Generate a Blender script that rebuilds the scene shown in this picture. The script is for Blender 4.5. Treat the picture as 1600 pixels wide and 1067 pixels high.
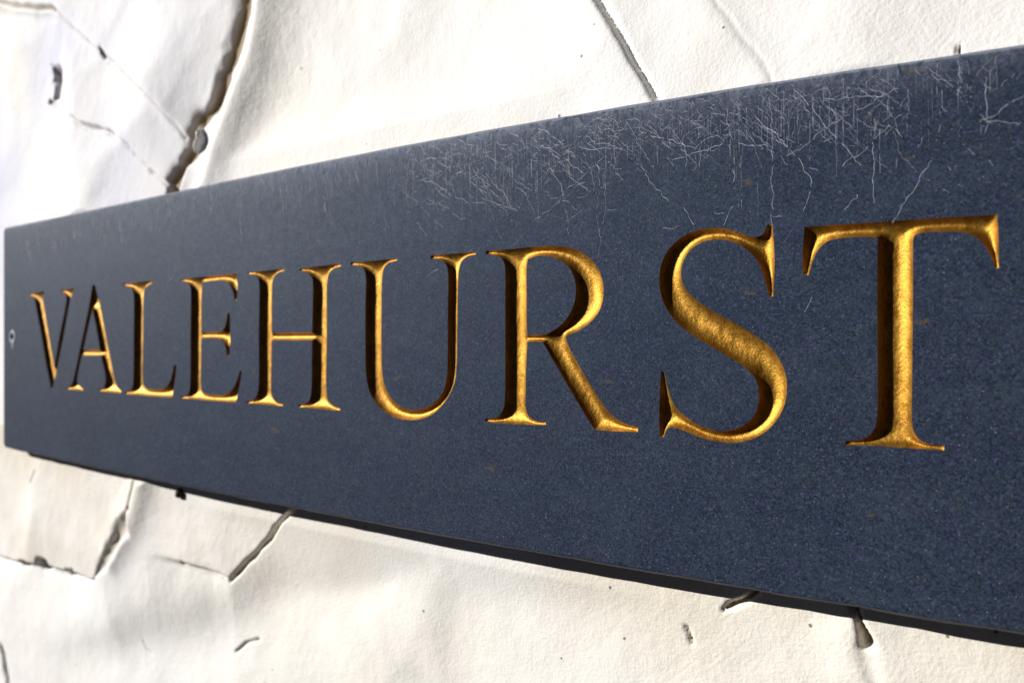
import bpy, math, random
import numpy as np
from mathutils import Vector, geometry, noise as mnoise

random.seed(7); rng = np.random.default_rng(11)
scene = bpy.context.scene
for o in list(bpy.data.objects): bpy.data.objects.remove(o)

# ------------------------------------------------------------------ camera
FPX = 1291.0                    # focal length in photo pixels (photo 1600 wide)
TH = math.radians(36.5)         # angle between optical axis and the normal of the sign
D = 0.2147                      # camera to sign face, metres
U0, V0 = 800.0, 526.0
cam = bpy.data.cameras.new('camera'); camo = bpy.data.objects.new('camera', cam)
scene.collection.objects.link(camo); scene.camera = camo
cam.sensor_fit = 'HORIZONTAL'; cam.sensor_width = 36.0; cam.lens = 36.0*FPX/1600
cam.shift_y = -(533.5-V0)/1600
cam.clip_start = 0.01; cam.clip_end = 100
camo.location = (0, -D, 0)
camo.rotation_euler = (math.pi/2, 0, TH)
cam.dof.use_dof = True; cam.dof.focus_distance = 0.240; cam.dof.aperture_fstop = 13
cam.dof.aperture_blades = 6

# ------------------------------------------------------------------ world, sun, exposure
SUN = Vector((-1.50, -1.0, 0.66)).normalized()      # towards the sun
elev = math.asin(SUN.z); az = math.atan2(SUN.x, SUN.y)
w = bpy.data.worlds.new('World'); scene.world = w; w.use_nodes = True
nt = w.node_tree; nt.nodes.clear()
sky = nt.nodes.new('ShaderNodeTexSky'); sky.sky_type = 'NISHITA'; sky.sun_disc = False
sky.sun_elevation = elev; sky.sun_rotation = az
bg = nt.nodes.new('ShaderNodeBackground'); sky.altitude = 2500; sky.air_density = .03; sky.dust_density = .25; sky.ozone_density = 0.0
bg.inputs['Strength'].default_value = 0.05
wo = nt.nodes.new('ShaderNodeOutputWorld')
nt.links.new(sky.outputs[0], bg.inputs[0]); nt.links.new(bg.outputs[0], wo.inputs[0])
sl = bpy.data.lights.new('sun', 'SUN'); sl.energy = 5.0; sl.angle = math.radians(0.53); sl.color = (1.0, 0.975, 0.935)
so = bpy.data.objects.new('sun', sl); scene.collection.objects.link(so)
so.rotation_euler = SUN.to_track_quat('Z', 'Y').to_euler(); so.location = SUN*3
scene.view_settings.view_transform = 'Standard'; scene.view_settings.look = 'None'
scene.view_settings.exposure = 0.46; scene.view_settings.gamma = 1.0
scene.view_settings.use_curve_mapping = False

# ------------------------------------------------------------------ helpers
def unproj(u, v, depth=0.0):
    """photo pixel -> (X, Z) on the vertical plane Y = depth"""
    x = (np.asarray(u, float)-U0)/FPX; y = (V0-np.asarray(v, float))/FPX
    dy = math.cos(TH)+x*math.sin(TH); dx = -math.sin(TH)+x*math.cos(TH)
    t = (D+depth)/dy
    return t*dx, t*y

def tag(o, label=None, cat=None, group=None, kind=None):
    if label: o['label'] = label
    if cat: o['category'] = cat
    if group: o['group'] = group
    if kind: o['kind'] = kind
    return o

def mesh_obj(name, verts, faces, mat, parent=None, smooth=True):
    me = bpy.data.meshes.new(name)
    me.from_pydata([tuple(v) for v in verts], [], [tuple(f) for f in faces])
    if smooth: me.polygons.foreach_set('use_smooth', [True]*len(me.polygons))
    me.materials.append(mat); me.update()
    o = bpy.data.objects.new(name, me); scene.collection.objects.link(o)
    if parent: o.parent = parent
    return o

def catmull(pts, step):
    """pts: (x, z, corner) closed ring; splines run between corners"""
    n = len(pts); out = []
    P = [np.array(p[:2]) for p in pts]; C = [bool(p[2]) for p in pts]
    for i in range(n):
        p1, p2 = P[i], P[(i+1) % n]
        p0 = P[i-1] if not C[i] else 2*p1-p2
        p3 = P[(i+2) % n] if not C[(i+1) % n] else 2*p2-p1
        L = np.linalg.norm(p2-p1); k = max(1, int(round(L/step)))
        # centripetal parameters
        t0 = 0; t1 = t0+max(1e-9, np.linalg.norm(p1-p0))**.5
        t2 = t1+max(1e-9, L)**.5; t3 = t2+max(1e-9, np.linalg.norm(p3-p2))**.5
        for j in range(k):
            t = t1+(t2-t1)*j/k
            A1 = (t1-t)/(t1-t0)*p0+(t-t0)/(t1-t0)*p1
            A2 = (t2-t)/(t2-t1)*p1+(t-t1)/(t2-t1)*p2
            A3 = (t3-t)/(t3-t2)*p2+(t-t2)/(t3-t2)*p3
            B1 = (t2-t)/(t2-t0)*A1+(t-t0)/(t2-t0)*A2
            B2 = (t3-t)/(t3-t1)*A2+(t-t1)/(t3-t1)*A3
            out.append((t2-t)/(t2-t1)*B1+(t-t1)/(t2-t1)*B2)
    return np.array(out)

def inside(px, pz, ring):
    x0, z0 = ring[:, 0], ring[:, 1]; x1, z1 = np.roll(x0, -1), np.roll(z0, -1)
    res = np.zeros(px.shape, bool)
    for a, b, c, d in zip(x0, z0, x1, z1):
        if b == d: continue
        m = (b > pz) != (d > pz)
        res ^= m & (px < (c-a)*(pz-b)/(d-b)+a)
    return res

def seg_dist(px, pz, ring, closed=True):
    best = np.full(px.shape, 1e9); n = len(ring)
    for i in range(n if closed else n-1):
        a = ring[i]; b = ring[(i+1) % n]; ab = b-a; L2 = float(ab@ab)+1e-18
        t = np.clip(((px-a[0])*ab[0]+(pz-a[1])*ab[1])/L2, 0, 1)
        dd = (px-a[0]-t*ab[0])**2+(pz-a[1]-t*ab[1])**2
        np.minimum(best, dd, out=best)
    return np.sqrt(best)

# ------------------------------------------------------------------ materials
def new_mat(name):
    m = bpy.data.materials.new(name); m.use_nodes = True
    nt = m.node_tree; nt.nodes.clear()
    out = nt.nodes.new('ShaderNodeOutputMaterial'); b = nt.nodes.new('ShaderNodeBsdfPrincipled')
    nt.links.new(b.outputs[0], out.inputs[0])
    tc = nt.nodes.new('ShaderNodeTexCoord')
    return m, nt, b, tc

class NT:
    def __init__(s, nt, tc): s.nt = nt; s.tc = tc
    def lk(s, a, b): s.nt.links.new(a, b)
    def mapping(s, scale=(1, 1, 1), rot=(0, 0, 0), src=None):
        m = s.nt.nodes.new('ShaderNodeMapping'); m.inputs['Scale'].default_value = scale
        m.inputs['Rotation'].default_value = rot
        s.lk(src or s.tc.outputs['Object'], m.inputs['Vector']); return m.outputs[0]
    def noise(s, scale, detail=3, rough=.5, vec=None, dist=0):
        n = s.nt.nodes.new('ShaderNodeTexNoise'); n.inputs['Scale'].default_value = scale
        n.inputs['Detail'].default_value = detail; n.inputs['Roughness'].default_value = rough
        n.inputs['Distortion'].default_value = dist
        s.lk(vec or s.tc.outputs['Object'], n.inputs['Vector']); return n
    def voro(s, scale, vec=None, feat='F1'):
        n = s.nt.nodes.new('ShaderNodeTexVoronoi'); n.feature = feat; n.inputs['Scale'].default_value = scale
        s.lk(vec or s.tc.outputs['Object'], n.inputs['Vector']); return n
    def ramp(s, fac, stops, interp='LINEAR'):
        r = s.nt.nodes.new('ShaderNodeValToRGB'); r.color_ramp.interpolation = interp
        el = r.color_ramp.elements
        while len(el) < len(stops): el.new(.5)
        for e, (p, c) in zip(el, stops):
            e.position = p; e.color = (c, c, c, 1) if not isinstance(c, tuple) else (*c, 1)
        s.lk(fac, r.inputs[0]); return r.outputs[0]
    def mix(s, fac, a, b, mode='MIX'):
        n = s.nt.nodes.new('ShaderNodeMix'); n.data_type = 'RGBA'; n.blend_type = mode
        for sock, v in ((n.inputs[0], fac), (n.inputs[6], a), (n.inputs[7], b)):
            if hasattr(v, 'links'): s.lk(v, sock)
            elif isinstance(v, tuple): sock.default_value = (*v, 1)
            else: sock.default_value = v
        return n.outputs[2]
    def math(s, op, a, b=0.0, clamp=False):
        n = s.nt.nodes.new('ShaderNodeMath'); n.operation = op; n.use_clamp = clamp
        for sock, v in ((n.inputs[0], a), (n.inputs[1], b)):
            if hasattr(v, 'links'): s.lk(v, sock)
            else: sock.default_value = v
        return n.outputs[0]
    def bump(s, h, dist, strength=1.0, normal=None):
        n = s.nt.nodes.new('ShaderNodeBump'); n.inputs['Distance'].default_value = dist
        n.inputs['Strength'].default_value = strength; s.lk(h, n.inputs['Height'])
        if normal: s.lk(normal, n.inputs['Normal'])
        return n.outputs[0]
    def attr(s, name):
        n = s.nt.nodes.new('ShaderNodeAttribute'); n.attribute_name = name; return n

# slate
m_slate, nt, b, tc = new_mat('slate'); N = NT(nt, tc)
grain = N.noise(2300, 2, .8)
grain2 = N.noise(260, 4, .65)
layer = N.noise(22, 4, .55, N.mapping((.45, 1, 1.6)))
col = N.mix(N.ramp(grain.outputs['Fac'], [(.40, 0.0), (.60, 1.0)]), (.001, .004, .018), (.062, .083, .128))
hue = N.noise(1900, 1, .5)
hsv = nt.nodes.new('ShaderNodeHueSaturation'); hsv.inputs['Saturation'].default_value = 2.2; N.lk(hue.outputs['Color'], hsv.inputs['Color'])
col = N.mix(.42, col, N.mix(1.0, (.055, .065, .095), hsv.outputs[0], 'MULTIPLY'), 'MIX')
col = N.mix(N.ramp(layer.outputs['Fac'], [(.3, .0), (.7, .35)]), col, (.012, .022, .050))
mott = N.noise(75, 5, .7, N.mapping((.7, 1, 1.2)))
col = N.mix(N.ramp(mott.outputs['Fac'], [(.46, .0), (.70, .42)]), col, (.048, .064, .092))
smear = N.noise(14, 4, .6, N.mapping((1, 1, .6), (0, .6, 0)), .8)
col = N.mix(N.ramp(smear.outputs['Fac'], [(.56, .0), (.78, .2)]), col, (.062, .078, .090))
gv = N.voro(2000); gs = nt.nodes.new('ShaderNodeSeparateColor'); N.lk(gv.outputs['Color'], gs.inputs[0])
hs2 = nt.nodes.new('ShaderNodeHueSaturation'); hs2.inputs['Saturation'].default_value = .55; N.lk(gv.outputs['Color'], hs2.inputs['Color'])
gcol = N.mix(1.0, (.080, .120, .168), hs2.outputs[0], 'MULTIPLY')
col = N.mix(N.math('MULTIPLY', gs.outputs[2], .62), col, N.mix(N.math('POWER', gs.outputs[0], 1.6), (.001, .003, .012), gcol))
# mineral flecks
fl = N.voro(1250); sep = nt.nodes.new('ShaderNodeSeparateColor'); N.lk(fl.outputs['Color'], sep.inputs[0])
small = N.math('LESS_THAN', fl.outputs['Distance'], .17)
pick = N.math('GREATER_THAN', sep.outputs[0], .935)
fmask = N.math('MULTIPLY', small, pick)
fcol = N.mix(sep.outputs[1], (.45, .40, .33), (.35, .50, .60))
col = N.mix(N.math('MULTIPLY', fmask, .42), col, fcol)
# rust coloured spots, stretched along the bed
wob = N.noise(170, 3, .6); va = nt.nodes.new('ShaderNodeVectorMath'); va.operation = 'MULTIPLY_ADD'
N.lk(wob.outputs['Color'], va.inputs[0]); va.inputs[1].default_value = (.010, .0, .006); N.lk(tc.outputs['Object'], va.inputs[2])
rv = N.voro(100, N.mapping((.7, 1, 1.5), src=va.outputs[0])); sep2 = nt.nodes.new('ShaderNodeSeparateColor'); N.lk(rv.outputs['Color'], sep2.inputs[0])
rs = N.math('MULTIPLY', N.math('LESS_THAN', N.math('ADD', rv.outputs['Distance'], N.math('MULTIPLY', grain2.outputs['Fac'], .30)), .25), N.math('GREATER_THAN', sep2.outputs[0], .80))
col = N.mix(N.math('MULTIPLY', rs, .42), col, (.12, .075, .030))
# dusty rubbed upper edge, plus the sunlit bevel line painted in (vertex attribute 'wear')
wr = N.attr('wear_and_light')
wn = N.noise(330, 5, .75, N.mapping((1.0, 1, .7)), 1.5)
wm = N.math('MULTIPLY', wr.outputs['Fac'], N.ramp(wn.outputs['Fac'], [(.36, .0), (.60, 1.0)])); wm = N.math('ADD', wm, N.math('MAXIMUM', N.math('SUBTRACT', wr.outputs['Fac'], 1.0), 0.0), True)
col = N.mix(N.math('MULTIPLY', wm, .6), col, (.27, .29, .36))
N.lk(col, b.inputs['Base Color'])
rr = N.ramp(grain2.outputs['Fac'], [(.3, .50), (.7, .62)]); N.lk(rr, b.inputs['Roughness'])
b.inputs['Specular IOR Level'].default_value = .10
b.inputs['Specular Tint'].default_value = (.45, .66, 1.0, 1)
bn = N.bump(grain.outputs['Fac'], .00009, .9)
bn = N.bump(grain2.outputs['Fac'], .00003, .5, bn)
bn = N.bump(layer.outputs['Fac'], .0004, .25, bn)
N.lk(bn, b.inputs['Normal'])

# riven slate edge
m_edge, nt, b, tc = new_mat('slate_edge'); N = NT(nt, tc)
en = N.noise(120, 5, .65, N.mapping((.25, 3, 3)))
N.lk(N.ramp(en.outputs['Fac'], [(.3, (.040, .040, .040)), (.7, (.12, .115, .11))]), b.inputs['Base Color'])
b.inputs['Roughness'].default_value = .6
N.lk(N.bump(en.outputs['Fac'], .0008, .7), b.inputs['Normal'])

# gold leaf
m_gold, nt, b, tc = new_mat('gold_leaf'); N = NT(nt, tc)
g1 = N.noise(420, 4, .7, N.mapping((1, 1, .55), (0, .5, 0)))
g2 = N.noise(1500, 3, .7)
g3 = N.noise(60, 3, .5)
gc = N.mix(N.ramp(g1.outputs['Fac'], [(.35, 0.0), (.65, 1.0)]), (.27, .125, .012), (.47, .260, .038))
gc = N.mix(N.ramp(g3.outputs['Fac'], [(.35, .35), (.6, .0)]), gc, (.26, .11, .012))
N.lk(gc, b.inputs['Base Color'])
b.inputs['Metallic'].default_value = .85
N.lk(N.ramp(g1.outputs['Fac'], [(.3, .42), (.7, .54)]), b.inputs['Roughness'])
bn = N.bump(g1.outputs['Fac'], .00009, .5); bn = N.bump(g2.outputs['Fac'], .00017, .9, bn)
N.lk(bn, b.inputs['Normal'])

# painted stone wall
m_wall, nt, b, tc = new_mat('whitewashed_stone'); N = NT(nt, tc)
n1 = N.noise(9, 4, .55); n2 = N.noise(230, 5, .62); n3 = N.noise(900, 3, .6); n4 = N.noise(38, 4, .6)
base = N.mix(N.ramp(n1.outputs['Fac'], [(.35, 0.0), (.65, 1.0)]), (.81, .80, .79), (.83, .80, .75))
base = N.mix(N.ramp(n4.outputs['Fac'], [(.55, 0.0), (.75, .35)]), base, (.70, .66, .60))
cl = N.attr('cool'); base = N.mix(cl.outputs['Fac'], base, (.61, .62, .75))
st = N.attr('stain_shade'); base = N.mix(st.outputs['Fac'], base, (.60, .52, .38))  # run-off stain, and painted shade on two stone faces
pv = N.voro(210); sp = nt.nodes.new('ShaderNodeSeparateColor'); N.lk(pv.outputs['Color'], sp.inputs[0])
pit = N.math('MULTIPLY', N.math('LESS_THAN', N.math('ADD', pv.outputs['Distance'], N.math('MULTIPLY', n3.outputs['Fac'], .1)), .16), N.math('GREATER_THAN', N.math('ADD', sp.outputs[0], N.math('MULTIPLY', N.attr('pits').outputs['Fac'], .14)), .99))
base = N.mix(N.math('MULTIPLY', pit, .8), base, (.10, .07, .05))
ck = N.attr('crack'); mort = N.mix(n2.outputs['Fac'], (.24, .175, .10), (.46, .37, .25))
base = N.mix(ck.outputs['Fac'], base, mort)
N.lk(base, b.inputs['Base Color']); b.inputs['Roughness'].default_value = .75
b.inputs['Specular IOR Level'].default_value = .25
rough_patch = N.ramp(n1.outputs['Fac'], [(.42, .25), (.60, 1.0)])
bn = N.bump(N.math('MULTIPLY', n2.outputs['Fac'], rough_patch), .0008, .38); bn = N.bump(n3.outputs['Fac'], .00030, .55, bn)
bn = N.bump(N.math('SUBTRACT', 1.0, pit), .0006, .8, bn)
N.lk(bn, b.inputs['Normal'])

def plain(name, c, rough=.6, metal=0.0, sc=400, bd=.0001):
    m, nt, b, tc = new_mat(name); N = NT(nt, tc); n = N.noise(sc, 3, .6)
    N.lk(N.mix(n.outputs['Fac'], tuple(x*.7 for x in c), tuple(min(1, x*1.25) for x in c)), b.inputs['Base Color'])
    b.inputs['Roughness'].default_value = rough; b.inputs['Metallic'].default_value = metal
    N.lk(N.bump(n.outputs['Fac'], bd, .6), b.inputs['Normal']); return m
m_silk = plain('cobweb_silk', (.68, .71, .85), .7)
m_ring = plain('pale_filler', (.30, .32, .40), .7)
m_screw = plain('dark_screw', (.02, .02, .025), .5, .6)
m_dirt = plain('dark_debris', (.05, .035, .025), .9)

# ------------------------------------------------------------------ sign outline
# edges of the slab read from the photograph
tX, tZ = unproj([9, 150, 325, 500, 700, 900, 1100, 1300, 1600], [355, 326.5, 288, 251, 214, 179, 144.5, 112, 69])
bX, bZ = unproj([9, 200, 350, 500, 650, 800, 1000, 1200, 1376, 1600], [697, 739, 769, 798, 826, 853, 887, 920, 949, 987])
tf = np.polyfit(tX, tZ, 3); bf = np.polyfit(bX, bZ, 3)
CH = .0011                                   # width of the eased arris
XL = float(unproj(5, 526)[0])+CH; XR = 0.014
TH_S = .0078                                  # slab thickness
def topz(x): return np.polyval(tf, np.minimum(x, -.018))-CH
def botz(x): return np.polyval(bf, np.minimum(x, -.018))
def rect_ring(off):
    pts = []; r = .002+off
    def corner(cx, cz, a0):
        for k in range(7):
            a = math.radians(a0+k*15); pts.append((cx+r*math.cos(a), cz+r*math.sin(a)))
    xl, xr = XL+.002, XR-.002
    corner(xl, float(topz(xl))-.002, 180); seq = []
    pts_tl = pts[::-1]; pts = []
    xs = np.linspace(xl, xr, 60)[1:-1]
    ring = [p for p in pts_tl[::-1]]
    # order: top-left arc (180 -> 90), top edge, top-right, right, bottom-right, bottom, bottom-left
    def arc(cx, cz, a0, a1):
        return [(cx+r*math.cos(math.radians(a0+(a1-a0)*k/6)), cz+r*math.sin(math.radians(a0+(a1-a0)*k/6))) for k in range(7)]
    ring = arc(xl, float(topz(xl))-.002, 180, 90)
    ring += [(x, float(topz(x))+off) for x in xs]
    ring += arc(xr, float(topz(xr))-.002, 90, 0)
    ring += arc(xr, float(botz(xr))+.002, 0, -90)
    ring += [(x, float(botz(x))-off) for x in xs[::-1]]
    ring += arc(xl, float(botz(xl))+.002, -90, -180)
    return np.array(ring)

# ------------------------------------------------------------------ letters, read from enlarged photo regions
def R_(ox, oy, s, pts):
    return [(ox+p[0]/s, oy+p[1]/s, p[2] if len(p) > 2 else 0) for p in pts]
L = {}
L['V'] = [R_(40, 440, 5.925, [(38,118,1),(110,100),(190,86,1),(166,115),(158,160),(168,230),(213,500),(265,792,1),(315,500),(374,200),(378,150),(362,118),(332,92,1),(333,78,1),(400,70),(458,60,1),(438,100),(416,150),(405,210),(352,500),(292,800),(246,998,1),(236,992,1),(190,760),(146,500),(98,240),(84,170),(68,142),(38,130,1)])]
L['A'] = [R_(100, 430, 5.61, [(250,84,1),(272,84,1),(322,300),(360,500),(400,700),(437,890),(455,955),(475,990),(500,1012,1),(500,1032,1),(400,1026),(312,1015,1),(312,1000,1),(345,982),(362,950),(364,890),(325,706,1),(156,706,1),(118,890),(116,930),(130,965),(165,995,1),(165,1010,1),(95,1006),(25,1000,1),(27,984,1),(58,968),(78,930),(92,870),(145,620),(215,290)]),
          R_(100, 430, 5.61, [(250,300,1),(210,470),(170,656,1),(315,656,1),(285,470)])]
L['L'] = [R_(190, 430, 5.335, [(15,70,1),(130,60),(255,46,1),(252,66,1),(215,88),(190,120),(182,180),(178,500),(175,860),(184,915),(215,942),(280,950),(340,944),(385,915),(412,860),(438,748,1),(458,750,1),(448,850),(432,950),(420,1018,1),(220,1006),(30,990,1),(30,972,1),(70,958),(92,925),(98,860),(101,500),(103,200),(98,145),(80,112),(50,97),(15,86,1)])]
L['E'] = [R_(280, 420, 4.85, [(15,78,1),(220,56),(435,36,1),(439,120),(438,236,1),(418,238,1),(405,170),(375,112),(330,90),(260,94),(174,106,1),(168,200),(166,380),(166,480,1),(230,480),(290,476),(335,458),(355,410),(366,338,1),(384,336,1),(386,480),(382,658,1),(364,662,1),(350,590),(322,545),(275,527),(166,527,1),(164,700),(163,880),(172,925),(205,948),(270,955),(330,954),(385,930),(425,875),(460,772,1),(476,772,1),(460,870),(430,1012,1),(220,998),(15,982,1),(15,966,1),(58,955),(78,920),(84,850),(86,500),(88,200),(84,140),(68,112),(40,100),(15,93,1)])]
L['H'] = [R_(380, 400, 4.268, [(30,108,1),(150,98),(272,84,1),(272,100,1),(225,118),(200,148),(192,205),(190,400),(190,512,1),(460,508,1),(462,400),(465,205),(460,150),(432,115),(378,98,1),(378,84,1),(510,68),(652,50,1),(650,70,1),(600,88),(570,120),(560,180),(558,500),(555,900),(566,955),(597,995),(645,1014,1),(645,1032,1),(510,1020),(370,1008,1),(370,992,1),(420,982),(445,950),(455,880),(458,700),(459,562,1),(190,562,1),(188,700),(186,900),(197,945),(222,975),(264,986,1),(264,1002,1),(145,992),(25,982,1),(25,966,1),(70,955),(94,920),(103,860),(104,500),(107,205),(101,155),(75,128),(30,121,1)])]
L['U'] = [R_(540, 385, 3.81, [(30,96,1),(170,86),(306,72,1),(306,85,1),(255,100),(228,130),(218,180),(214,400),(214,650),(222,780),(252,870),(310,940),(390,970),(470,962),(532,925),(580,865),(602,780),(608,650),(608,400),(610,170),(600,112),(570,82),(505,75,1),(507,54,1),(640,44),(776,33,1),(776,48,1),(720,65),(688,95),(675,140),(669,250),(665,500),(660,720),(645,820),(602,910),(535,985),(455,1025),(370,1032),(280,1012),(200,955),(145,870),(122,760),(118,600),(118,350),(120,180),(111,140),(85,119),(30,112,1)])]
L['R'] = [R_(750, 380, 6.154, [(55,74,1),(200,66),(450,42),(650,28),(800,33),(930,62),(1050,140),(1140,250),(1183,390),(1185,520),(1142,660),(1050,770),(940,845),(824,895,1)])
          + R_(750, 520, 6.154, [(840,98),(950,310),(1050,482),(1150,640),(1235,755),(1315,828),(1400,872),(1520,912,1),(1518,952,1),(1300,945),(1103,932,1),(1050,850),(900,600),(750,345),(605,92,1),(540,84),(456,87,1),(445,300),(438,600),(440,725),(463,795),(515,838),(635,856,1),(632,886,1),(400,880),(200,870),(50,856,1),(50,826,1),(150,813),(200,778),(230,710),(240,600),(243,300)])
          + R_(750, 380, 6.154, [(243,860),(242,500),(243,290),(235,200),(205,145),(150,118),(55,110,1)]),
          R_(750, 380, 6.154, [(460,155,1),(450,210),(448,500),(450,800),(454,880,1),(560,880),(655,865),(760,800),(850,700),(905,580),(922,450),(905,330),(860,240),(780,170),(690,132),(600,122),(525,130)])]
L['S'] = [R_(1020, 340, 5.927, [(1062,64,1),(1110,68,1),(1122,250),(1128,450),(1114,732,1),(1076,734,1),(1050,620),(1015,500),(960,390),(880,305),(780,240),(650,208),(520,212),(420,248),(330,322),(278,420),(262,530),(292,640),(370,735),(480,820),(650,918),(800,1000)])
          + R_(1020, 510, 5.614, [(900,82),(1020,175),(1110,290),(1163,420),(1176,550),(1150,700),(1080,830),(980,930),(850,995),(700,1020),(560,1008),(420,972),(280,915),(190,888),(142,890),(115,920),(96,970,1),(60,968,1),(56,750),(64,550),(72,396,1),(102,398,1),(130,530),(170,650),(230,740),(330,820),(440,880),(560,914),(680,910),(790,870),(880,790),(925,680),(930,570),(900,460),(820,370),(700,288),(560,203),(400,108)])
          + R_(1020, 340, 5.927, [(264,1010),(170,905),(100,790),(66,660),(62,530),(90,400),(160,280),(260,190),(380,130),(520,101),(660,105),(800,140),(900,172),(965,180),(1018,155),(1045,110)])]
L['T'] = [R_(1240, 320, 4.706, [(79,163,1),(400,143),(800,115),(1200,90),(1497,72,1),(1506,250),(1510,465,1),(1482,470,1),(1455,390),(1410,305),(1340,238),(1240,203),(1100,198),(925,210),(885,235),(878,300),(878,600)])
          + R_(1300, 600, 8, [(998,100),(996,350),(1004,500),(1032,615),(1095,695),(1200,742),(1408,772,1),(1400,828,1),(1000,802),(600,775),(166,764,1),(170,710,1),(350,692),(465,640),(530,555),(560,430),(569,200)])
          + R_(1240, 320, 4.706, [(615,600),(618,242,1),(500,238),(350,246),(245,272),(182,330),(142,410),(108,520,1),(68,512,1),(68,340)])]
rings = {}
for k, rs_ in L.items():
    rings[k] = []
    for r in rs_:
        a = np.array([(p[0], p[1]) for p in r]); X, Z = unproj(a[:, 0], a[:, 1])
        rings[k].append(catmull([(x, z, p[2]) for x, z, p in zip(X, Z, r)], .00055))

def cdt(points, edges):
    res = geometry.delaunay_2d_cdt([Vector((float(p[0])*100, float(p[1])*100)) for p in points], edges, [], 0, 1e-7, True)
    v = np.array([(p.x/100, p.y/100) for p in res[0]])
    f = np.array([t for t in res[2]])
    return v, f

def loops_edges(ls):
    pts = []; ed = []
    for r in ls:
        n0 = len(pts); n = len(r); pts += [tuple(p) for p in r]
        ed += [(n0+i, n0+(i+1) % n) for i in range(n)]
    return pts, ed

sign = bpy.data.objects.new('house_sign', None); scene.collection.objects.link(sign)
sign.location = (-.26, TH_S, 0)
tag(sign, 'long dark slate house name sign with gold carved letters fixed on the white wall', 'sign')
SO = Vector(sign.location)

# slab
front = rect_ring(0.0)
pts, ed = loops_edges([front]+[r for k in rings for r in rings[k]])
v, f = cdt(pts, ed)
cen = v[f].mean(axis=1)
keep = inside(cen[:, 0], cen[:, 1], front)
for k in rings:
    keep &= ~inside(cen[:, 0], cen[:, 1], rings[k][0])
    if len(rings[k]) > 1: keep |= inside(cen[:, 0], cen[:, 1], rings[k][1])
f = f[keep]
V3 = [Vector((p[0], 0, p[1]))-SO for p in v]; F = []
for t in f:
    a, b_, c = v[t[0]], v[t[1]], v[t[2]]
    cr = (b_[0]-a[0])*(c[1]-a[1])-(b_[1]-a[1])*(c[0]-a[0])
    F.append((t[0], t[1], t[2]) if cr > 0 else (t[0], t[2], t[1]))
nfront = len(F)
levels = [(0, 0), (.38*CH, .08*CH), (.72*CH, .30*CH), (.93*CH, .62*CH), (CH, CH), (CH, TH_S-.0006), (CH-.0006, TH_S)]
base_i = []
for off, dep in levels:
    base_i.append(len(V3)); r = rect_ring(off)
    for i, p in enumerate(r):
        j = (mnoise.noise(Vector((p[0]*130, p[1]*130, 2)))*.00022+mnoise.noise(Vector((p[0]*600, p[1]*600, 7)))*.00014) if off > 0 else 0
        V3.append(Vector((p[0], dep+j, p[1]+(j if off > 0 else 0)))-SO)
n = len(front)
for q in range(len(levels)-1):
    for i in range(n):
        a, b_ = base_i[q]+i, base_i[q]+(i+1) % n; c, d = base_i[q+1]+(i+1) % n, base_i[q+1]+i
        F.append((a, b_, c, d))
F.append(tuple(base_i[-1]+i for i in range(n)))
slab = mesh_obj('slate_slab', V3, F, m_slate, sign, smooth=True)
slab.data.materials.append(m_edge)
me = slab.data
for p in me.polygons[:nfront]: p.use_smooth = False
for p in me.polygons[nfront:]:
    zc = p.center.z; side = p.index >= nfront+n
    if side and zc < 0: p.material_index = 1
# wear along the upper edge needs its own vertices: attribute is evaluated through a finer strip
at = me.attributes.new('wear_and_light', 'FLOAT', 'POINT')

# finer triangulation of the face so the wear attribute can vary: refine by edge subdivision near the top
import bmesh
bm = bmesh.new(); bm.from_mesh(me)
for it in range(7):
    es = []
    for e in bm.edges:
        a, b_ = e.verts; 
        if abs(a.co.y-b_.co.y) > 1e-5 or abs(a.co.y+TH_S) > 1e-5: continue
        zt = float(topz((a.co.x+b_.co.x)/2+SO.x))-(a.co.z+b_.co.z)/2
        if e.calc_length() > (.004 if min(zt, 1) < .035 else .02): es.append(e)
    if not es: break
    bmesh.ops.subdivide_edges(bm, edges=es, cuts=1)
    bmesh.ops.triangulate(bm, faces=[fc for fc in bm.faces if len(fc.verts) > 4 and abs(fc.calc_center_median().y+TH_S) < 1e-5])
bm.to_mesh(me); bm.free()
for p in me.polygons:
    if abs(p.center.y+TH_S) < 2e-5: p.use_smooth = False
wv = np.zeros(len(me.vertices))
for i, vt in enumerate(me.vertices):
    x = vt.co.x+SO.x; dz = float(topz(x))-vt.co.z
    if vt.co.y < -TH_S+CH*1.2:
        k = .35+.65*math.exp(-((x+.17)/.13)**2)+.25*mnoise.noise(Vector((x*40, 0, 3)))
        wv[i] = max(0, min(1, k*math.exp(-max(0, dz)/.0033)+.0))
        if dz < -CH*.2: wv[i] = 1.15+.35*k  # highlight along the top bevel, painted as a pale tint
me.attributes['wear_and_light'].data.foreach_set('value', wv)

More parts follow.
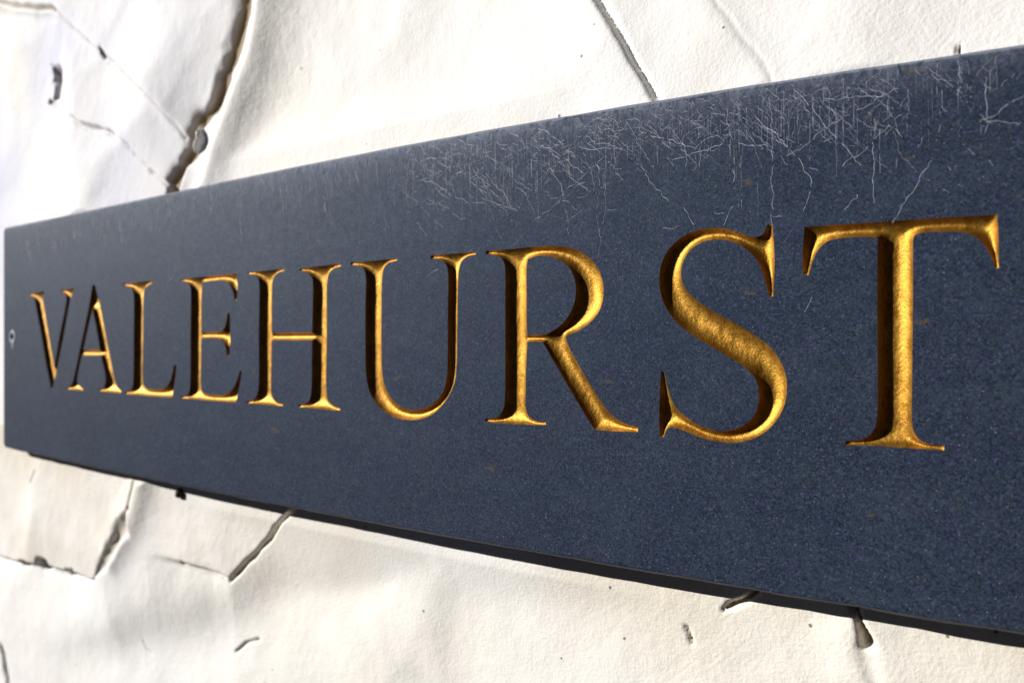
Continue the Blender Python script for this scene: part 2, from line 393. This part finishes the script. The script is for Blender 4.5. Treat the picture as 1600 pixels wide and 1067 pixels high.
# letters: carved channels, one mesh each
def channel(ls, name, label):
    outer = ls[0]; S = .00034
    x0, z0 = outer.min(axis=0); x1, z1 = outer.max(axis=0)
    gx, gz = np.meshgrid(np.arange(x0, x1, S), np.arange(z0, z1, S*.866))
    gx[1::2] += S/2; gx = gx.ravel(); gz = gz.ravel()
    m = inside(gx, gz, outer)
    for h in ls[1:]: m &= ~inside(gx, gz, h)
    gx, gz = gx[m], gz[m]
    d = seg_dist(gx, gz, outer)
    for h in ls[1:]: d = np.minimum(d, seg_dist(gx, gz, h))
    m = d > S*.45; gx, gz = gx[m], gz[m]
    pts, ed = loops_edges(ls); nb = len(pts)
    v, f = cdt(pts+list(zip(gx, gz)), ed)
    cen = v[f].mean(axis=1); keep = inside(cen[:, 0], cen[:, 1], outer)
    for h in ls[1:]: keep &= ~inside(cen[:, 0], cen[:, 1], h)
    f = f[keep]
    d = seg_dist(v[:, 0], v[:, 1], outer)
    for h in ls[1:]: d = np.minimum(d, seg_dist(v[:, 0], v[:, 1], h))
    border = d < 1e-6
    DM, K = .0025, 1.55
    dep = DM*(1-np.exp(-K*d/DM))
    # soften the valley
    e = np.vstack([f[:, [0, 1]], f[:, [1, 2]], f[:, [2, 0]]]); e = np.vstack([e, e[:, ::-1]])
    cnt = np.bincount(e[:, 0], minlength=len(v)).astype(float)+1e-9
    for _ in range(9):
        av = np.bincount(e[:, 0], weights=dep[e[:, 1]], minlength=len(v))/cnt
        wgt = np.clip((d-.0009)/.0014, 0, 1)*.7+.02
        nd = dep*(1-wgt)+av*wgt; nd[border] = 0; dep = nd
    # hand-cut unevenness
    for i in range(len(v)):
        if not border[i]:
            q = Vector((v[i, 0]*330, v[i, 1]*190, 5)); dep[i] += min(1, d[i]/.0012)*(mnoise.noise(q)*.00006+mnoise.noise(q*3.1)*.00004)
    VV = [Vector((p[0], dd, p[1]))-SO for p, dd in zip(v, dep)]; FF = []
    for t in f:
        a, b_, c = v[t[0]], v[t[1]], v[t[2]]
        cr = (b_[0]-a[0])*(c[1]-a[1])-(b_[1]-a[1])*(c[0]-a[0])
        FF.append((t[0], t[1], t[2]) if cr > 0 else (t[0], t[2], t[1]))
    o = mesh_obj(name, VV, FF, m_gold, sign); o['label'] = label
for k in 'VALEHURST':
    channel(rings[k], 'letter', 'gold carved capital letter '+k)

# countersunk fixing at the left end
def lathe(name, prof, cx, cz, mat, parent, seg=40, yo=0.0, wob=0.0):
    VV = []; FF = []
    for (r, y) in prof:
        for k in range(seg):
            a = 2*math.pi*k/seg; rr = r*(1+wob*mnoise.noise(Vector((math.cos(a)*2, math.sin(a)*2, r*900))))
            VV.append(Vector((cx+rr*math.cos(a), y+yo, cz+rr*math.sin(a)))-SO)
    for q in range(len(prof)-1):
        for k in range(seg): FF.append((q*seg+k, q*seg+(k+1) % seg, (q+1)*seg+(k+1) % seg, (q+1)*seg+k))
    FF.append(tuple(range(seg))); FF.append(tuple((len(prof)-1)*seg+k for k in range(seg)))
    return mesh_obj(name, VV, FF, mat, parent)
hx, hz = [float(t) for t in unproj(19.5, 526)]
lathe('filler_ring', [(.0021, -.00005), (.0023, -.0003), (.0031, -.00035), (.0038, -.0002), (.0041, .0001)], hx, hz, m_ring, sign, wob=.18)
lathe('screw_head', [(.00195, -.00037), (.00215, -.00032), (.0022, .0001)], hx, hz, m_screw, sign)
# smear of filler running below the fixing
VV = []; FF = []
for i in range(9):
    z = hz-.0036-.0004*i; wd = .0011*(1-.06*i)+.0003*math.sin(i*2.1); cx = hx-.0004+.00025*math.sin(i*1.3)
    VV += [Vector((cx-wd, .00005, z))-SO, Vector((cx, -.0002, z))-SO, Vector((cx+wd, .00005, z))-SO]
for i in range(8):
    a = 3*i; FF += [(a, a+3, a+4, a+1), (a+1, a+4, a+5, a+2)]
mesh_obj('filler_smear', VV, FF, m_ring, sign)

# ------------------------------------------------------------------ stone wall
WY = .0120
def axis(a0, a1, fine, b0, b1, coarse):
    return np.unique(np.round(np.concatenate([np.arange(b0, a0, coarse), np.arange(a0, a1, fine), np.arange(a1, b1+coarse, coarse)]), 6))
ax = axis(-.70, .05, .00072, -1.5, .7, .006); azz = axis(-.25, .25, .00072, -.6, .6, .006)
GX, GZ = np.meshgrid(ax, azz)
def fbm2(X, Z, sc, seed, octv=4, rough=.5):
    r = np.random.default_rng(seed); out = np.zeros_like(X); amp = 1; tot = 0
    for o in range(octv):
        n = 256; g = r.standard_normal((n, n))
        x = X*sc+17.3*o+80; z = Z*sc+9.1*o+80
        xi = np.floor(x).astype(int); zi = np.floor(z).astype(int); fx = x-xi; fz = z-zi
        fx = fx*fx*fx*(fx*(fx*6-15)+10); fz = fz*fz*fz*(fz*(fz*6-15)+10)
        a = g[xi % n, zi % n]; b_ = g[(xi+1) % n, zi % n]; c = g[xi % n, (zi+1) % n]; d_ = g[(xi+1) % n, (zi+1) % n]
        out += amp*((a*(1-fx)+b_*fx)*(1-fz)+(c*(1-fx)+d_*fx)*fz); tot += amp; amp *= rough; sc *= 2.03
    return out/tot
# wobble of the coordinates so traced joints run unevenly
WX = GX+.0007*fbm2(GX, GZ, 70, 1, 3); WZ = GZ+.0007*fbm2(GX, GZ, 70, 2, 3)
H = .0019*fbm2(GX, GZ, 8, 3, 2, .4)+.0022*fbm2(GX, GZ, 4.3, 8, 1)+.00035*fbm2(GX, GZ, 28, 4, 2, .5)+.00007*fbm2(GX, GZ, 150, 5, 3, .6)
def blur(A, n):
    for ax_ in (0, 1):
        for _ in range(2):
            P = np.concatenate([np.repeat(np.take(A, [0], ax_), n+1, ax_), A, np.repeat(np.take(A, [-1], ax_), n, ax_)], ax_)
            c = np.cumsum(P, ax_); m = A.shape[ax_]
            A = (np.take(c, range(2*n+1, 2*n+1+m), ax_)-np.take(c, range(0, m), ax_))/(2*n+1)
    return A
# shallow dressed hollows with soft arrises between them
fx = GX+.010*fbm2(GX, GZ, 22, 71, 3); fz = GZ+.010*fbm2(GX, GZ, 22, 72, 3)
F1 = np.full(GX.shape, 1e9); rs2 = np.random.default_rng(5)
for i in range(-24, 12):
    for j in range(-12, 13):
        cx_, cz_ = i*.084+rs2.uniform(-.036, .036), j*.068+rs2.uniform(-.028, .028)
        if abs(cz_) > .32 or cx_ < -.8 or cx_ > .2: continue
        np.minimum(F1, (fx-cx_)**2+((fz-cz_)*1.15)**2, out=F1)
F1 = blur(np.minimum(F1, .0034), 4)
H += .62*F1*np.clip(.8+.6*fbm2(GX, GZ, 9, 73, 2), 0, 1.4)
crack = np.zeros_like(GX); stain_shade = np.zeros_like(GX)
def line(pts):
    a = np.array(pts, float); X, Z = unproj(a[:, 0], a[:, 1], WY); return np.stack([X, Z], 1)
def field(ring):
    """distance, signed side (positive = right hand of travel) and parameter 0..1 along the polyline"""
    best = np.full(GX.shape, 1e9); sg = np.zeros(GX.shape); par = np.zeros(GX.shape); n = len(ring)-1
    for i in range(n):
        a = ring[i]; b_ = ring[i+1]; ab = b_-a; L2 = float(ab@ab)
        tr = ((WX-a[0])*ab[0]+(WZ-a[1])*ab[1])/L2; t = np.clip(tr, 0, 1)
        ddx = WX-a[0]-t*ab[0]; ddz = WZ-a[1]-t*ab[1]; dd = ddx**2+ddz**2
        m = dd < best; best[m] = dd[m]; cr = ab[1]*(WX-a[0])-ab[0]*(WZ-a[1]); sg[m] = np.sign(cr)[m]; par[m] = ((i+t)/n)[m]
    return np.sqrt(best), sg, par
def groove(pts, wd, dep, dark=1.0, cw=1.0, taper=(0, 0)):
    global H, crack
    d, s, p = field(line(pts)); ww = wd*(.80+.22*fbm2(GX, GZ, 110, 21, 2))
    ww = np.maximum(ww, wd*.3)
    env = np.ones_like(d)
    if taper[0]: env = env*np.clip(p/taper[0], .15, 1)
    if taper[1]: env = env*np.clip((1-p)/taper[1], .15, 1)
    g = np.exp(-(d/(ww*env))**2.6); H -= dep*g*env
    crack = np.maximum(crack, dark*np.clip(np.exp(-(d/(ww*env*cw*.9))**4)*1.2, 0, 1))
def ridge(pts, amp, left, right, taper=.15):
    """asymmetric ridge: falls over `left` metres on the left-hand side of travel and `right` on the right"""
    global H
    d, s, p = field(line(pts)); Ls = np.where(s > 0, right, left)
    env = np.clip(p/taper, 0, 1)*np.clip((1-p)/taper, 0, 1) if taper else 1
    env = env*env*(3-2*env) if taper else 1
    H += blur(amp*env*np.exp(-(d/Ls)**1.6), 3)
def step(pts, amp, wd, reach, side=1, taper=.12):
    """surface rises by amp on `side`, over wd metres, fading out after reach"""
    global H
    d, s, p = field(line(pts)); sd = d*s*side
    env = np.clip(p/taper, 0, 1)*np.clip((1-p)/taper, 0, 1) if taper else 1
    prof = np.clip(sd/wd+.5, 0, 1); prof = prof*prof*(3-2*prof)
    H += blur(amp*env*prof*np.exp(-np.maximum(sd, 0)/reach), max(1, int(wd*.4/.00072)))

# joint with exposed mortar, upper left, and the rounded stone edge beside it
groove([(388,-40),(378,30),(360,90),(346,135),(333,165),(312,190),(303,215),(303,235),(290,255),(276,292),(262,340)], .0058, .0036, 1.0, 1.0)
ridge([(425,-60),(408,40),(392,100),(366,165),(342,230),(326,290),(310,350)], .0062, .017, .0065, 0)
groove([(312,196),(318,218),(308,236)], .0016, -.004, 0, 1)
# mortar line running from the left margin, and the smooth band under it
groove([(-60,-10),(0,4),(45,12),(92,18)], .0022, .0016, .75, .8)
groove([(92,18),(115,45),(160,82),(200,115),(235,145),(270,185),(290,215)], .0014, .0009, .35, .8)
step([(-60,0),(0,14),(92,22),(160,84),(235,146),(290,215)], .0035, .006, .06, -1, .1)
groove([(163,80),(168,90)], .002, .0025, .8, 1)
# crescent hole and the fine edge below it
groove([(80,100),(89,113),(93,130),(92,146),(84,161)], .0050, .0046, .6, .9, (.3, .25))
groove([(78,160),(100,172),(132,195),(185,212),(215,236),(245,268),(268,292),(290,320)], .0018, .0020, .30, .7)
step([(78,160),(132,195),(185,212),(215,236),(268,292),(290,320)], .0022, .003, .05, -1, .1)
# narrow joint above the middle of the sign
groove([(925,-30),(945,12),(968,48),(985,80),(1000,108),(1015,135),(1032,160),(1045,185)], .0013, .0022, .05, .8)
ridge([(905,-30),(925,20),(950,60),(975,110),(1000,150),(1015,180)], .0010, .012, .012, 0)
groove([(1085,-40),(1120,0),(1145,35),(1152,45),(1180,82),(1200,118),(1215,150)], .0008, .0003, .12, .8)
step([(1085,-40),(1120,0),(1145,35),(1180,82),(1215,150)], .0009, .006, .016, 1, .05)
groove([(1506,76),(1507,84)], .0005, .0015, .8, 1)
# stones under the left end
step([(-60,852),(0,866),(50,880),(110,892),(162,903)], -.0034, .0025, .022, 1, .22)
groove([(-20,862),(30,876),(100,889),(162,903)], .0013, .0013, .25, .7)
for c in ((45,878),(76,879),(121,891)): groove([(c[0]-4,c[1]),(c[0]+5,c[1]+1)], .0034 if c[0] == 76 else .002, .006, .95, .9)
groove([(160,904),(172,885),(190,855),(207,820),(217,790)], .0064, .0042, .55, .7, (.6, .25))
groove([(217,792),(221,765),(226,735)], .0018, .001, .3, .8)
ridge([(235,700),(232,760),(225,800),(205,845),(180,885)], .003, .007, .012, .1)
step([(245,862),(290,878),(330,893),(360,904)], -.0026, .0022, .016, 1, .3)
groove([(290,878),(360,904)], .0010, .0008, .2, .7)
groove([(359,905),(375,888),(400,862),(428,828),(456,800),(480,775)], .0015, .0028, .9, .95)
groove([(66,735),(60,755)], .0008, .0006, .5, .8)
# long shaded fold
step([(640,790),(575,822),(520,848),(460,876),(410,905),(365,945),(320,968),(240,982),(150,998),(60,1012)], -.0056, .020, .035, -1, .12)
groove([(228,1000),(232,1012),(240,1020)], .0007, .0004, .3, .8)
groove([(360,1018),(375,1008),(394,1003)], .0010, .0012, .6, .8)
groove([(-30,960),(0,985),(12,1020),(17,1067),(20,1110)], .0035, .005, .8, .8)
# lower middle
step([(745,860),(720,890),(690,935),(678,965),(682,1010),(695,1060),(700,1110)], .0010, .010, .05, 1, .2)
ridge([(700,860),(665,915),(640,985),(620,1060)], .0016, .02, .02, .15)
groove([(1182,920),(1158,935),(1140,945),(1124,957)], .0010, .0030, .85, .85, (0, .4))
groove([(1073,978),(1077,988),(1081,1002)], .0008, .0012, .5, .85)
groove([(1330,930),(1343,958),(1350,978),(1357,998)], .0014, .0038, .9, .95)
groove([(1357,1000),(1366,1030),(1378,1067),(1390,1110)], .0022, .0006, .0, .9)
ridge([(1300,960),(1335,1010),(1350,1080)], .0012, .012, .006, .2)
# keep everything behind the slab
behind = (GX < XR+.01) & (GX > XL-.01) & (GZ < np.polyval(tf, np.clip(GX, -.54, -.018))+.006) & (GZ > np.polyval(bf, np.clip(GX, -.54, -.018))-.006)
H = np.minimum(H, .010); 
ox = np.maximum(0, np.maximum(GX-XR-.004, XL-.004-GX)); oz = np.maximum(0, np.maximum(GZ-np.polyval(tf, np.clip(GX, -.54, -.018))-.002, np.polyval(bf, np.clip(GX, -.54, -.018))-.002-GZ))
floor_ = .0004-.22*np.maximum(0, np.sqrt(ox**2+oz**2)-.010)+.0003*fbm2(GX, GZ, 30, 61, 2)
soft = np.logaddexp(H*1500, floor_*1500)/1500
H = H*np.clip(crack*4, 0, 1)+soft*(1-np.clip(crack*4, 0, 1))
H = np.minimum(H, WY-TH_S-.0008+.45*np.sqrt(ox**2+oz**2))
# yellowish run-off under the sign
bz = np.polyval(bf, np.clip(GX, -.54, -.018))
stain_shade = np.clip(.55+.5*fbm2(GX, GZ, 16, 31, 3), 0, 1)*np.exp(-np.maximum(0, bz-GZ)/.034)*(GZ < bz+.01)*.75
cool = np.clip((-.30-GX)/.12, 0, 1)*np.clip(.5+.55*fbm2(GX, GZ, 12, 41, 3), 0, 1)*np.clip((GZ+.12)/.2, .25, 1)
def poly_mask(pts, soft):
    rg = line(pts); m = inside(WX.ravel(), WZ.ravel(), rg).reshape(WX.shape)
    return np.where(m, np.clip(seg_dist(WX.ravel(), WZ.ravel(), rg).reshape(WX.shape)/soft, 0, 1), 0)
for pg, am in (([(-80,690),(226,690),(217,790),(190,855),(162,903),(50,880),(-80,852)], .42), ([(245,700),(500,750),(456,800),(400,862),(360,904),(290,878),(245,862)], .30)):  # shade of two down-tilted stone faces, painted as a beige tint
    stain_shade = np.maximum(stain_shade, am*poly_mask(pg, .003)*np.clip(.75+.4*fbm2(GX, GZ, 40, 51, 3), 0, 1))
pits = np.clip((GX+.33)/.25, 0, 1)*np.where(GZ < -.06, 1.7, 1.0)*np.clip(.6+.6*fbm2(GX, GZ, 14, 33, 3), 0, 1)
me = bpy.data.meshes.new('stone_wall'); nx, nz = len(ax), len(azz)
co = np.stack([GX.ravel(), (WY-H).ravel(), GZ.ravel()], 1)
idx = np.arange(nx*nz).reshape(nz, nx)
q = np.stack([idx[:-1, :-1], idx[:-1, 1:], idx[1:, 1:], idx[1:, :-1]], -1).reshape(-1, 4)
# back of the wall, so it has real thickness
cor = np.array([(ax[0], .30, azz[0]), (ax[-1], .30, azz[0]), (ax[-1], .30, azz[-1]), (ax[0], .30, azz[-1])]); nb = len(co)
co = np.vstack([co, cor])
sides = [list(idx[0, ::-1])+[nb, nb+1], list(idx[:, -1][::-1])+[nb+1, nb+2], list(idx[-1, :])+[nb+2, nb+3], list(idx[:, 0])+[nb+3, nb], [nb+3, nb+2, nb+1, nb]]
lv = np.concatenate([q.ravel()]+[np.array(s) for s in sides])
ls_ = np.concatenate([np.arange(len(q))*4, len(q)*4+np.cumsum([0]+[len(s) for s in sides])[:-1]])
me.vertices.add(len(co)); me.vertices.foreach_set('co', co.ravel())
me.loops.add(len(lv)); me.loops.foreach_set('vertex_index', lv.astype(np.int32))
me.polygons.add(len(ls_)); me.polygons.foreach_set('loop_start', ls_.astype(np.int32))
sm = np.ones(len(ls_), bool); sm[len(q):] = False; me.polygons.foreach_set('use_smooth', sm)
me.update(calc_edges=True); me.validate()
for nm, arr in (('crack', crack), ('stain_shade', stain_shade), ('pits', pits), ('cool', cool)):
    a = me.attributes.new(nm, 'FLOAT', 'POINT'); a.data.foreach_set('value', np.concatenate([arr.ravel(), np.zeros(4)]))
me.materials.append(m_wall)
wall = bpy.data.objects.new('stone_wall', me); scene.collection.objects.link(wall)
tag(wall, 'rough whitewashed stone wall with brown mortar joints behind the slate sign', 'wall')

# ------------------------------------------------------------------ cobweb threads stuck on the slate
CV = []; CF = []
def thread(pts, r=.00006):
    """pts on the face in (X, Z); three-sided tube lying on the slate"""
    n0 = len(CV); P = [np.array(p) for p in pts]
    for i, p in enumerate(P):
        t = P[min(i+1, len(P)-1)]-P[max(i-1, 0)]; t = t/(np.linalg.norm(t)+1e-12); nrm = np.array([-t[1], t[0]])
        rr = r*(.6+.6*random.random())
        CV.extend([(p[0]+nrm[0]*rr, 0.00002, p[1]+nrm[1]*rr), (p[0], -rr*1.3, p[1]), (p[0]-nrm[0]*rr, 0.00002, p[1]-nrm[1]*rr)])
    for i in range(len(P)-1):
        a = n0+3*i
        for k in range(3): CF.append((a+k, a+3+k, a+3+(k+1) % 3, a+(k+1) % 3))
def px_thread(u0, v0, u1, v1, r=.45, jit=3.0, seg=3.5, gap=0.0):
    r = r*D/(math.cos(TH)+(u0-U0)/FPX*math.sin(TH))/FPX
    L_ = math.hypot(u1-u0, v1-v0); k = max(2, int(L_/seg)); cur = []; ph = random.random()*50
    for i in range(k+1):
        t = i/k; nx_, nz_ = -(v1-v0)/L_, (u1-u0)/L_
        o = jit*(mnoise.noise(Vector((t*L_/34, ph, 0)))*2.0+mnoise.noise(Vector((t*L_/8, ph, 5)))*1.1)
        u, v_ = u0+(u1-u0)*t+nx_*o, v0+(v1-v0)*t+nz_*o
        X, Z = unproj(u, v_); X, Z = float(X), float(Z)
        if Z > float(topz(X))-.0003 or random.random() < gap:
            if len(cur) > 1: thread(cur, r)
            cur = []; continue
        cur.append((X, Z))
    if len(cur) > 1: thread(cur, r)
def edge_v(u):
    X, _ = unproj(u, 300); z = float(topz(float(X)))
    dy = math.cos(TH)+(u-U0)/FPX*math.sin(TH); return V0-z/(D/dy)*FPX
for a in [(735,233,770,320),(752,262,800,322),(657,252,722,240),(690,255,705,270),(945,240,862,322),(845,228,915,268),(905,230,955,232),(880,262,918,300),
          (945,250,944,352),(876,285,890,365),(933,255,936,400),(640,250,638,262),(1240,139,1345,259),(1403,139,1292,199),(1292,199,1230,245),(1409,180,1334,247),(1334,247,1318,262),
          (1366,187,1362,318),(1202,146,1210,352),(1454,251,1394,349),(1094,180,1094,262),(1148,247,1147,296),(1530,190,1600,150),(1530,190,1600,196),(1000,205,1085,232),(1085,232,1120,210),
          (1050,250,1130,225),(1180,180,1250,250),(1250,250,1270,285),(1270,285,1255,330),(1138,170,1142,245),(1150,222,1200,228),(1068,325,1090,352),(1145,322,1130,352),(1320,330,1340,300),
          (378,285,377,385),(330,292,331,320),(500,270,510,330),(510,298,509,340),(573,215,575,262),(285,400,262,440),(262,310,262,345),(1495,92,1497,150),(1540,120,1542,190),
          (1290,155,1380,150),(1265,180,1255,160),(1060,185,1075,260),(1270,465,1256,488)]:
    px_thread(*a, r=.36, gap=.05)
for i in range(850):                    # tangled mass under the upper edge
    u = random.choice([random.gauss(750, 80), random.gauss(820, 110), random.gauss(980, 90), random.gauss(1230, 90), random.gauss(1230, 110), random.uniform(560, 1590), random.uniform(640, 1560)])
    if u < 600 or u > 1590: continue
    e = edge_v(u); v0 = e+3+abs(random.gauss(0, 40)); typ = random.random()
    if typ < .36: a = math.pi/2+random.gauss(0, .02); ln = random.uniform(12, 85); j = .4
    elif typ < .62: a = random.choice([.75, 2.3])+random.gauss(0, .25); ln = random.uniform(25, 110); j = 3.5
    else: a = random.uniform(0, math.pi*2); ln = random.uniform(8, 32); j = 4
    px_thread(u, v0, u+ln*math.cos(a), v0+ln*math.sin(a), r=random.choice([.10, .13, .17, .25])*(1.25 if u < 1050 else .95), jit=j, gap=.12)
for i in range(230):
    u = random.uniform(30, 760); e = edge_v(u); v0 = e+3+abs(random.gauss(0, 14)); ln = random.uniform(8, 45)
    px_thread(u, v0, u+random.gauss(0, 3), v0+ln, r=random.choice([.2, .3, .4]), jit=.8, gap=.15)
for i in range(40):
    u = random.uniform(650, 1560); e = edge_v(u); v0 = e+random.uniform(70, 210); ln = random.uniform(6, 30); a = random.uniform(0, 6.28)
    if any(inside(np.array([float(unproj(u, v0)[0])]), np.array([float(unproj(u, v0)[1])]), rings[k][0])[0] for k in rings): continue
    px_thread(u, v0, u+ln*math.cos(a), v0+ln*math.sin(a), r=.25, jit=3, gap=.1)
cob = mesh_obj('cobweb', CV, CF, m_silk, None)
tag(cob, 'fine tangled white cobweb threads stuck along the upper edge of the slate', 'cobweb', kind='stuff')

# small dark lump hanging under the left part of the sign
def lump(u, v_, depth, r, seed):
    X, Z = unproj(u, v_, depth); VV = []; FF = []; nu, nv = 14, 9
    for j in range(nv):
        for i in range(nu):
            th = math.pi*j/(nv-1); ph = 2*math.pi*i/nu; n_ = Vector((math.sin(th)*math.cos(ph), math.sin(th)*math.sin(ph), math.cos(th)))
            VV.append(n_*r*(1+.45*mnoise.noise(n_*1.8+Vector((seed, 0, 0)))))
    for j in range(nv-1):
        for i in range(nu): FF.append((j*nu+i, j*nu+(i+1) % nu, (j+1)*nu+(i+1) % nu, (j+1)*nu+i))
    o = mesh_obj('debris_lump', VV, FF, m_dirt); o.location = (float(X), depth, float(Z)); return o
tag(lump(281, 770, WY-.002, .0022, 3), 'small dark lump of debris on the wall just under the left part of the sign', 'debris')
